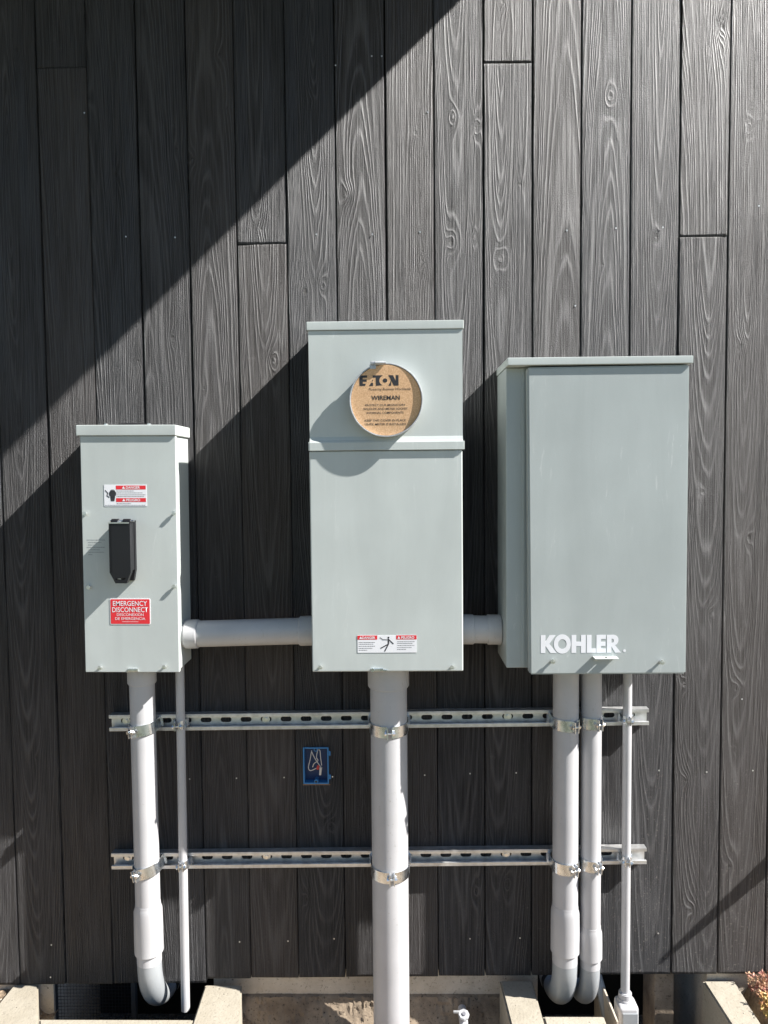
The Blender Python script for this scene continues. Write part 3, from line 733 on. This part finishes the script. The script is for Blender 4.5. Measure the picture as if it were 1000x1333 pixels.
ls += lim([g_(.525, .20), g_(.525, .50)], .0030) + lim([g_(.525, .25), g_(.43, .24), g_(.38, .12)], .0012) + lim([g_(.53, .24), g_(.61, .50)], .0022)
ls += lim([g_(.525, .5), g_(.39, .75)], .0024) + lim([g_(.525, .5), g_(.46, .92)], .0024)
wipe(ls, M['ink'], 'hazard_symbol', lb)
for px, py in ((417, 869), (589, 869)):
    x, z = at(px, py, .17); place('cover_screw', SC, (x, -0.1614, z), mb_)
# bare bottom latch with torn label
x, z = at(490, 870, .162)
m = MB(); m.box(x-.012, x+.016, -0.1655, -0.1619, 1.0975, 1.104, .001); m.cyl((x-.008, -0.1619, 1.1005), (0, -1, 0), .0042, .006, 14); m.box(x+.012, x+.026, -0.1640, -0.1619, 1.0965, 1.101, .001)
m.build('latch', M['zinc'], mb_)

# ------------------------------------------------------------------ 3 transfer switch box (right)
tb = empty('transfer_switch_box', (0.45, 0, 1.44), 'large grey transfer switch box with white lettering, rightmost of three boxes', 'electrical box')
MB().box(.2525, .6485, -0.145, -0.001, 1.0985, 1.7865, .002).build('body', M['paint2'], tb)
m = MB(); m.box(at(661, 466, .1815)[0], at(903, 463, .1815)[0], -0.1815, -0.0005, 1.7872, 1.8040, .0015); m.build('rain_cap', M['paint'], tb)
m = MB(); m.prism_y([(.3015, 1.0905), (.2955, 1.7830), (.6540, 1.7850), (.6540, 1.0905)], -0.1755, -0.1452)
bmesh.ops.bevel(m.bm, geom=list(m.bm.edges), offset=.0036, segments=3, affect='EDGES')
door = m.build('door', M['paint2'], tb)
# raised edge fold where body meets door
MB().box(.2865, .2945, -0.1475, -0.1453, 1.1005, 1.7855, .0008).build('body_fold', M['paint2'], tb)
xa, za = at(704, 826.8, .1755); xb_, zb2 = at(808.5, 849.5, .1755); W, H_ = xb_-xa, za-zb2
LT = [('K', 0, [[(0, 0), (0, 1), (.30, 1), (.30, .64), (.56, 1), (.95, 1), (.55, .52), (1.02, 0), (.62, 0), (.30, .40), (.30, 0)]]),
      ('O', .84, [circ(.53, .5, .54, 32), circ(.53, .5, .27, 32)]),
      ('H', 1.95, [[(0, 0), (0, 1), (.30, 1), (.30, .63), (.60, .63), (.60, 1), (.90, 1), (.90, 0), (.60, 0), (.60, .38), (.30, .38), (.30, 0)]]),
      ('L', 2.92, [[(0, 0), (0, 1), (.30, 1), (.30, .25), (.58, .25), (.58, 0)]]),
      ('E', 3.53, [[(0, 0), (0, 1), (.60, 1), (.60, .77), (.29, .77), (.29, .62), (.57, .62), (.57, .38), (.29, .38), (.29, .24), (.60, .24), (.60, 0)]]),
      ('R', 4.19, [[(0, 0), (0, 1), (.42, 1), (.56, .97), (.66, .90), (.72, .80), (.73, .68), (.70, .56), (.62, .47), (.52, .42), (.90, 0), (.53, 0), (.30, .34), (.29, .34), (.29, 0)],
                   [(.29, .56), (.36, .56), (.42, .59), (.445, .67), (.42, .75), (.36, .78), (.29, .78)]])]
ls = []; kx = W/5.09
for nm2, off, pl in LT: ls.append(flat([[(xa+(off+x)*kx, zb2+z*H_) for x, z in p] for p in pl], 0.0002, -0.1759))
xd, zd = at(813, 847, .1755); ls.append(flat([circ(xd, zd, .0032, 16)], .0002, -0.1759))
lt = wipe(ls, M['white'], 'lettering', door)
# small drip hasp and two long screws near the bottom of the door
xa = at(775, 854, .198)[0]; xb_ = at(806, 854, .198)[0]; za = at(790, 854.3, .1757)[1]
m = MB(); m.box(xa, xb_, -0.1985, -0.1925, za-.0015, za+.0005, .0004); m.box(xa, xb_, -0.1800, -0.1757, za-.0015, za+.0005, .0004)
m.box(xa, xa+.024, -0.1924, -0.1801, za-.0015, za+.0005); m.box(xa+.030, xb_, -0.1924, -0.1801, za-.0015, za+.0005)
m.box(xa+.002, xa+.010, -0.179, -0.1757, za-.010, za-.0016, .0004)
m.build('hasp', M['paint'], door)
for px, py in ((720, 861), (862, 862)):
    x, z = at(px, py, .184); place('door_screw', SC2, (x, -0.1752, z), door)

# ------------------------------------------------------------------ strut channels
SD = 0.021
def strut(xa, xb, za, zb, screws, label):
    """channel from (xa, za) to (xb, zb): z is its centre line"""
    L = xb-xa; rt = empty('strut_channel', (xa, 0, za), label, 'strut channel', 'strut channels across the wall')
    H2 = 0.0206
    # web with slots
    sp = [[(0, -H2), (L, -H2), (L, H2), (0, H2)]]
    x = 0.0254+0.012
    sxs = sorted(s_-xa for s_ in screws); cyc = []
    while x < L-0.02:
        sp.append([(x-.0075+.0065*math.cos(a), .0065*math.sin(a)) for a in [PI/2+i*PI/6 for i in range(7)]] + [(x+.0075+.0065*math.cos(a), .0065*math.sin(a)) for a in [-PI/2+i*PI/6 for i in range(7)]])
        cyc.append(x); x += 0.0508
    web = flat(sp, .0022, -0.0032); web.materials.append(M['galv'])
    place('web', web, (xa, 0, za), rt)
    m = MB()
    for s_ in (-1, 1):
        z0_ = s_*H2; a_, b_ = sorted((z0_, z0_-s_*.0022)); m.box(0, L, -SD, -0.0034, a_, b_, .0004)
        a_, b_ = sorted((z0_-s_*.0023, z0_-s_*.0088)); m.box(0, L, -SD, -SD+.0020, a_, b_, .0004)
        a_, b_ = sorted((z0_-s_*.0070, z0_-s_*.0089)); m.box(0, L, -SD+.0021, -SD+.0062, a_, b_, .0003)
    me_ = m.me('flanges'); me_.materials.append(M['galv']); place('flanges', me_, (xa, 0, za), rt)
    for s_ in screws:
        k_ = min(cyc, key=lambda c: abs(c-(s_-xa)))
        mm = MB(); mm.cyl((0, -.0034, 0), (0, -1, 0), .0100, .0016, 20); mm.cyl((0, -.005, 0), (0, -1, 0), .0058, .0045, 6, bev=.0006)
        me_ = mm.me('screw'); me_.materials.append(M['screw']); place('lag_screw', me_, (xa+k_, 0, za), rt)
    rt.rotation_euler = (0, -math.atan2(zb-za, L), 0)
    return rt
strut(-.7258, .6245, .9297, .9400, [at(p, 938, 0)[0] for p in (155.5, 339.5, 648, 829)], 'galvanised slotted strut channel on the wall, the upper of two')
strut(-.7302, .6220, .5729, .5853, [at(p, 1118, 0)[0] for p in (161, 341, 647, 827)], 'galvanised slotted strut channel on the wall, the lower of two')
def strut_z(x, low): return (.5729+(x+.7302)*.00917) if low else (.9297+(x+.7258)*.00763)

# ------------------------------------------------------------------ conduits
def vpipe(name, x, r, ztop, zbot, label, group=None, elbow=None, bell=None, connector=None, leanx=0.0, mat='pvc'):
    d = SD + r + 0.001
    rt = empty(name, (x, -d, zbot), label, 'pipe', group)
    m = MB(); m.tube([(x+leanx*(ztop-z)/(ztop-zbot), -d, z) for z in np.linspace(ztop, zbot, 6)], r, 40)
    m.build('straight_pipe', M[mat], rt)
    if connector:
        cr, cz = connector
        m = MB(); m.tube([(x, -d, ztop-.0005), (x, -d, cz+.003), (x, -d, cz)], [cr, cr, cr-.002], 40)
        for k_ in range(16):
            a = 2*PI*k_/16; m.box(x+cr*math.cos(a)-.0012, x+cr*math.cos(a)+.0012, -d+cr*math.sin(a)-.0012, -d+cr*math.sin(a)+.0012, ztop-.012, ztop-.001)
        m.build('pipe_connector', M['pvc'], rt)
    if bell:
        z1_, z0_, br = bell
        m = MB(); m.tube([(x, -d, z1_+.014), (x, -d, z1_+.006), (x, -d, z1_-.004), (x, -d, (z1_+z0_)/2), (x, -d, z0_+.001), (x, -d, z0_)], [r+.0006, r+.001, br-.0006, br, br, br-.001], 40)
        m.build('pipe_bell', M[mat], rt)
    if elbow:
        z0_, R = elbow; pts = []
        for i in range(15):
            a = i/14*PI/2; pts.append((x, -d+R*(1-math.cos(a)), z0_-R*math.sin(a)))
        pts = [(x, -d, z0_+.02)] + pts + [(x, -d+R+.05, z0_-R)]
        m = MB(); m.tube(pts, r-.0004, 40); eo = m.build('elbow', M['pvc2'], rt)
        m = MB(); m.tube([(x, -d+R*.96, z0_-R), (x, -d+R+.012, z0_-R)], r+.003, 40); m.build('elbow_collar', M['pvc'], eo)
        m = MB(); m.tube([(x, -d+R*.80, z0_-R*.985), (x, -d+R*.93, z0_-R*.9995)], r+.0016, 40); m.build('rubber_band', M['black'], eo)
    return rt, d
def zat(px, py, d): return at(px, py, d)[1]
vpipe('pipe_conduit', -.6285, .0302, 1.083, zat(195, 1250, .05), 'thick grey pipe with bell end and elbow below the disconnect box', 'grey conduit pipes on the wall',
      elbow=(zat(195, 1254, .05), .145), bell=(zat(195, 1190, .08), zat(195, 1249, .085), .0352), connector=(.0345, zat(185, 889, .05)))
vpipe('thin_conduit', -.5400, .0108, 1.0835, 0.192, 'thin grey conduit below the right side of the disconnect box', 'grey conduit pipes on the wall', leanx=-.006)
vpipe('main_conduit', -.0215, .0446, 1.0945, 0.10, 'thickest grey pipe, running straight down from the middle box', 'grey conduit pipes on the wall', connector=(.0500, zat(506, 893, .065)))
vpipe('pipe_conduit', .4110, .0310, 1.0895, zat(737, 1250, .05), 'thicker of two grey elbowed pipes below the white lettered box', 'grey conduit pipes on the wall',
      elbow=(zat(737, 1252, .05), .140), bell=(zat(737, 1192, .08), zat(737, 1248, .085), .0352))
vpipe('pipe_conduit', .4750, .0246, 1.0895, zat(771, 1258, .05), 'slimmer elbowed grey pipe, right of the thicker one below the lettered box', 'grey conduit pipes on the wall',
      elbow=(zat(771, 1256, .045), .140), bell=(zat(771, 1218, .07), zat(771, 1255, .075), .0290))
rt, d = vpipe('thin_conduit', .5670, .0108, 1.0895, 0.205, 'thin light grey conduit ending in a conduit body at the lower right', 'grey conduit pipes on the wall')
# conduit body at the foot of the thin right conduit
x = .567
m = MB(); m.cyl((x, -d, 0.226), (0, 0, 1), .0160, .016, 24, bev=.002); m.cyl((x, -d, 0.217), (0, 0, 1), .020, .010, 24, r2=.0175, bev=.001); m.build('hub', M['pvc'], rt)
m = MB(); m.box(x-.0235, x+.0265, -d-.030, -d+.020, 0.06, 0.221, .009, 4); cb_o = m.build('conduit_body', M['pvc'], rt)
MB().box(x-.016, x+.022, -d-.0335, -d-.0302, 0.065, 0.208, .0015).build('body_cover', M['pvc2'], cb_o)
MB().tube([(x-.026, -d+.01, 0.10), (x-.03, -d+.03, 0.12), (x-.045, 0.03, 0.21), (x-.055, 0.08, 0.26)], .012, 20).build('side_conduit', M['pvc2'], rt)
MB().cyl((x-.024, -d+.006, 0.085), (-.2, .3, .9), .019, .022, 20, bev=.001).build('side_hub', M['pvc'], rt)


# horizontal nipples between the boxes
def hpipe(xa, xb, za, zb, r, d, collars, label):
    rt = empty('pipe_nipple', ((xa+xb)/2, -d, (za+zb)/2), label, 'pipe', 'short horizontal pipes between the boxes')
    m = MB(); m.tube([(xa, -d, za), (xb, -d, zb)], r, 40); m.build('straight_pipe', M['pvc'], rt)
    for ca, cb2, cr in collars:
        f1, f2 = (ca-xa)/(xb-xa), (cb2-xa)/(xb-xa)
        m = MB(); m.tube([(ca, -d, za+(zb-za)*f1), (ca+.002, -d, za+(zb-za)*f1), (cb2-.002, -d, za+(zb-za)*f2), (cb2, -d, za+(zb-za)*f2)], [cr-.0015, cr, cr, cr-.0015], 40); m.build('pipe_coupling', M['pvc'], rt)
    return rt
HD = .060
g1 = lambda p: at(p, 825, HD)[0]
hpipe(-.520, -.191, zat(260, 825, HD)-.001, zat(395, 821, HD)+.0005, .0320, HD, [(-.514, g1(259), .0352), (g1(390.5), -.1905, .0360)], 'horizontal grey pipe joining the left box to the middle box')
hpipe(.1495, .2515, zat(610, 819, HD), zat(650, 819.5, HD), .0335, HD, [(.1495, g1(616.5), .0362), (g1(634), .2512, .0362)], 'short grey pipe stub joining the middle box to the right box')

# ------------------------------------------------------------------ strut clamps
def band(r, t, side, gap, foot):
    """half of a pipe clamp as a polygon in x, y around the pipe centre (0, 0); the strut face is at y = foot"""
    o = []; i_ = []
    a0 = math.asin(min(.99, gap/(r+t)))
    outer = [(side*(r+t), foot), (side*(r+t), 0)] + [(side*(r+t)*math.cos(a), -(r+t)*math.sin(a)) for a in np.linspace(.1, PI/2-a0, 14)]
    ear = [(side*gap, -(r+t)-.011), (side*(gap-t*.9), -(r+t)-.011)]
    inner = [(side*(gap-t*.9), -math.sqrt(max(r*r-gap*gap, 0)))] + [(side*r*math.cos(a), -r*math.sin(a)) for a in np.linspace(PI/2-a0, .1, 14)] + [(side*r, 0), (side*r, foot)]
    # flared foot
    return [(side*(r+t+.006), foot)] + [(side*(r+t+.002), foot-.006)] + outer[1:] + ear + inner
def clamp_things(x, r, low, turn, tilt, label):
    t = .0022; d = SD+r+.001; z = strut_z(x, low)
    rt = empty('pipe_clamp', (x, -d, z), label, 'pipe clamp', 'zinc clamps holding the pipes to the strut channels')
    hb_ = .0135 if r > .02 else .010
    for side, nmx in ((-1, 'band_half'), (1, 'band_half')):
        m = MB(); m.prism(band(r+.0006, t, side, .0062, d-SD+.003), -hb_, hb_)
        me_ = m.me(nmx); me_.materials.append(M['zinc'])
        if turn:
            for vtx in me_.vertices:      # turn the front of the band round the pipe, the feet stay on the channel
                yv = vtx.co.y
                if yv < 0.001:
                    q = Matrix.Rotation(turn, 2) @ Vector((vtx.co.x, yv)); wgt = min(1, -yv/(r*.5)) if yv < 0 else 0
                    nx_, ny_ = vtx.co.x*(1-wgt)+q.x*wgt, yv*(1-wgt)+q.y*wgt
                    l0 = math.hypot(vtx.co.x, yv); l1 = math.hypot(nx_, ny_) or 1; vtx.co.x, vtx.co.y = nx_*l0/l1, ny_*l0/l1
        place(nmx, me_, (x, -d, z), rt)
    c, s_ = math.cos(turn), math.sin(turn)
    rr_ = r+.0085
    p = Vector((s_*rr_, -c*rr_)); ax_ = Vector((c, s_))
    m = MB(); m.cyl((p.x-ax_.x*.012, p.y-ax_.y*.012, 0), (ax_.x, ax_.y, 0), .0026, .026, 12)
    m.cyl((p.x-ax_.x*.0125, p.y-ax_.y*.0125, 0), (ax_.x, ax_.y, 0), .0052, .0035, 6, bev=.0005); m.cyl((p.x+ax_.x*.0066, p.y+ax_.y*.0066, 0), (ax_.x, ax_.y, 0), .0055, .0045, 6, bev=.0005)
    me_ = m.me('clamp_bolt'); me_.materials.append(M['screw']); place('clamp_bolt', me_, (x, -d, z), rt)
    rt.rotation_euler = (0, tilt, 0)
R_ = math.radians
for low, word in ((0, 'upper'), (1, 'lower')):
    clamp_things(-.6285, .0302, low, R_(-28), R_(-7 if not low else -12), f'tilted zinc clamp on the thick pipe below the disconnect box, at the {word} strut')
    clamp_things(-.5440 if not low else -.5425, .0108, low, R_(0), R_(-3), f'small zinc clamp on the thin conduit below the disconnect box, at the {word} strut')
    clamp_things(-.0215, .0446, low, R_(3 if not low else 5), R_(0 if not low else 0), f'widest zinc clamp on the thick middle pipe, at the {word} strut')
    clamp_things(.4110, .0310, low, R_(24), R_(2 if not low else 0), f'zinc clamp on the thicker elbowed pipe below the lettered box, at the {word} strut')
    clamp_things(.4750, .0246, low, R_(22), R_(0 if not low else 3), f'zinc clamp on the slimmer elbowed pipe below the lettered box, at the {word} strut')
    clamp_things(.5670, .0108, low, R_(-8), R_(2), f'small zinc clamp on the rightmost thin conduit, at the {word} strut')

# ------------------------------------------------------------------ blue outlet box in the wall
xa, za = at(394.5, 972.5); xb_, zb2 = at(428.5, 1020)
ob = empty('outlet_box', ((xa+xb_)/2, 0, (za+zb2)/2), 'small open blue outlet box with loose wires set in the dark boards', 'outlet box')
yb0, yb1 = -.0030, .0175
m = MB(); t = .0035
m.box(xa, xa+t, yb0, yb1, zb2, za, .0008); m.box(xb_-t, xb_, yb0, yb1, zb2, za, .0008); m.box(xa+t+.0001, xb_-t-.0001, yb0, yb1, za-t, za, .0008); m.box(xa+t+.0001, xb_-t-.0001, yb0, yb1, zb2, zb2+t, .0008)
for zc in (za-.006, zb2+.006): m.cyl(((xa+xb_)/2, yb1, zc), (0, -1, 0), .0052, .0195, 16)
for zc in (za-.016, zb2+.018): m.box(xb_+.0001, xb_+.005, yb0+.001, .0002, zc-.006, zc+.006, .001)
fr = m.build('box_rim', M['blue'], ob)
MB().box(xa+t+.0002, xb_-t-.0002, yb1-.0016, yb1, zb2+t+.0002, za-t-.0002).build('box_back', NT('shaded_blue_plastic').set(Base_Color=(0.006, 0.03, 0.10), Roughness=0.5), ob, False)  # shade inside the box is put into a darker blue
for zc in (za-.006, zb2+.006): MB().cyl(((xa+xb_)/2, yb0+.0001, zc), (0, -1, 0), .0026, .0006, 12).build('screw_hole', M['black'], fr)
def spl(pts, n=8):
    out = []; P_ = [Vector(p) for p in pts]; P_ = [P_[0]]+P_+[P_[-1]]
    for i in range(1, len(P_)-2):
        for k in range(n):
            t_ = k/n; a, b, c, d_ = P_[i-1:i+3]
            out.append(0.5*((2*b)+(-a+c)*t_+(2*a-5*b+4*c-d_)*t_*t_+(-a+3*b-3*c+d_)*t_**3))
    out.append(P_[-2]); return out
wx = lambda px, py, y: (at(px, py)[0], y+.008, at(px, py)[1])
for pts in ([(405.5, 978, -.002), (403.5, 990, -.006), (401.5, 999, -.007), (404, 1003, -.008), (410, 1001, -.008), (414, 999, -.007)],
            [(405.5, 979, -.003), (409, 986, -.006), (414, 993, -.009), (418, 998, -.010)],
            [(413.5, 977, -.002), (412, 986, -.006), (414, 990, -.008), (409, 994, -.008), (407, 999, -.006)],
            [(413.5, 977, -.003), (416.5, 977.5, -.006), (417.5, 986, -.008), (419, 996, -.010)]):
    MB().tube(spl([wx(*p) for p in pts]), .0011, 8).build('wire', M['wire'], ob)
p1, p2 = Vector(wx(418, 998, -.011)), Vector(wx(417, 1008, -.012))
MB().cyl(p1, p2-p1, .0035, (p2-p1).length, 14, r2=.0027, bev=.0005).build('wire_connector', M['wire'], ob)
p1, p2 = Vector(wx(415, 996, -.009)), Vector(wx(413.5, 1001, -.010))
MB().cyl(p1, p2-p1, .0036, (p2-p1).length, 12, bev=.0005).build('red_wire_nut', M['wirered'], ob)
# pale cut edge of the board under the box
MB().box(xa-.002, xb_+.003, -.0012, .0004, zb2-.0035, zb2-.0008).build('raw_board_edge', NT('raw_timber').set(Base_Color=(0.22, 0.13, 0.08), Roughness=0.8), ob, False)

# ------------------------------------------------------------------ hose tap in front of the foundation
tx, tz = .160, .166
tp = empty('hose_tap', (tx, -.045, tz), 'small white hose tap in front of the concrete foundation', 'tap')
m = MB(); m.tube([(tx, .008, tz), (tx, -.05, tz)], .011, 18); m.tube([(tx, -.04, tz), (tx, -.06, tz-.006), (tx, -.072, tz-.03)], [.011, .011, .0125], 18); m.cyl((tx, -.04, tz), (0, -.25, 1), .008, .020, 14)
m.build('tap_body', M['pvc'], tp)
m = MB(); c0 = Vector((tx, -.046, tz+.022)); nrm = Vector((0, -.45, 1)).normalized()
m.cyl(c0, nrm, .0140, .006, 8, bev=.0015); m.box(tx-.026, tx-.010, -.045, -.039, tz+.026, tz+.031, .001)
ho = m.build('tap_handle', M['alu'], tp)
MB().cyl(c0+nrm*.0071, nrm, .0045, .002, 12).build('handle_screw', M['greyink'], ho)

# ------------------------------------------------------------------ succulents at the lower right
def succulent(cx, cy, cz, rad, n, mat, label, seed):
    r = random.Random(seed); m = MB()
    for i in range(n):
        a = r.uniform(0, 2*PI); d_ = rad*math.sqrt(r.random()); b = Vector((cx+d_*math.cos(a), cy+d_*math.sin(a), cz))
        hgt = r.uniform(.015, .055)*(1.25-d_/rad*.6); top = b+Vector((r.uniform(-.014, .014), r.uniform(-.014, .014), hgt))
        m.tube([b, (b+top)/2, top], [.0012, .001, .0008], 5)
        for k in range(r.randint(7, 12)):
            q = r.uniform(0, 2*PI); el = r.uniform(.1, 1.1); L_ = r.uniform(.007, .014); pt = b.lerp(top, r.uniform(.5, 1))
            dr = Vector((math.cos(q)*math.cos(el), math.sin(q)*math.cos(el), math.sin(el))); sd = dr.cross(Vector((0, 0, 1))).normalized()*L_*.22; up = dr.cross(sd).normalized()*L_*.12
            v_ = [m.bm.verts.new(c) for c in (pt, pt+dr*L_*.55+sd, pt+dr*L_, pt+dr*L_*.55-sd, pt+dr*L_*.5+up, pt+dr*L_*.5-up)]
            for f_ in ((0, 1, 4), (1, 2, 4), (2, 3, 4), (3, 0, 4), (1, 0, 5), (2, 1, 5), (3, 2, 5), (0, 3, 5)): m.bm.faces.new([v_[j] for j in f_])
    o = m.build('succulent_plant', mat, None, False); tag(o, label, 'plant', 'succulents beside the right curb')
for px, py, z, rad, n, mt, lab, sd in ((992, 1292, .24, .024, 26, 'leafred', 'red leaved succulent close to the wall beside the right curb', 1),
                                   (1004, 1320, .24, .024, 26, 'leafgrn', 'yellowish succulent nearer the viewer beside the right curb', 2),
                                   (1028, 1302, .24, .035, 34, 'leafred', 'red leaved succulent at the right edge of the photo', 3)):
    x, y = atz(px, py, z); succulent(x, y, z-.005, rad, n, M[mt], lab, sd)

# loose stones and crumbs on the soil
def pebble(seed):
    r = random.Random(seed); m = MB(); bmesh.ops.create_icosphere(m.bm, subdivisions=1, radius=.006)
    for v_ in m.bm.verts: v_.co *= r.uniform(.7, 1.2)
    me_ = m.me('stone'); me_.materials.append(M['concw'] if seed % 2 else M['conc']); return me_
r = random.Random(9); bmm = bmesh.new()
pm = [pebble(i) for i in range(4)]
for i in range(900):
    x = r.uniform(-1.25, 1.35); y = r.uniform(-.45, -.03)
    on = i > 420
    if on: x = r.uniform(-.385, .28); y = r.uniform(-.25, -.03)
    if not on and (in_well(x, y) or (-1.0 < x < -.40) or (.26 < x < .98)): continue
    t_ = bmesh.new(); t_.from_mesh(pm[i % 4]); s_ = r.uniform(.3, 1.3) if not on else r.uniform(.15, .6)*r.uniform(.5, 1)
    bmesh.ops.transform(t_, matrix=Matrix.Translation((x, y, gz(x, y)+.001)) @ Matrix.Rotation(r.uniform(0, 6), 4, 'Z') @ Matrix.Scale(s_, 4), verts=t_.verts)
    mt_ = bpy.data.meshes.new('t'); t_.to_mesh(mt_); t_.free(); bmm.from_mesh(mt_); bpy.data.meshes.remove(mt_)
me_ = bpy.data.meshes.new('crumbs'); bmm.to_mesh(me_); bmm.free()
o = link('soil_crumbs', me_, M['conc'], None); o['kind'] = 'stuff'; o['label'] = 'small stones and crumbs of mortar lying on the soil'; o['category'] = 'stones'

# ------------------------------------------------------------------ unseen tapered arm added right of the frame to cast the slanting shadow
xq, zq = at(1000, 1122); sl_ = SUN.z/SUN.x
xw = 1.16; zw = zq + (xw-xq)*sl_
br = empty('shadow_arm', (xw, 0, zw), 'unseen dark tapered arm added right of the boxes to cast a slanting shadow', 'shadow caster')
m = MB(); m.tube([(xw, 0.0, zw-.01), (xw, -.06, zw-.008), (xw, -.118, zw-.002)], [.026, .019, .006], 16); m.build('arm', M['black'], br)
m = MB(); m.cyl((xw, .001, zw-.01), (0, -1, 0), .040, .006, 24, bev=.001); m.build('base_plate', M['black'], br)
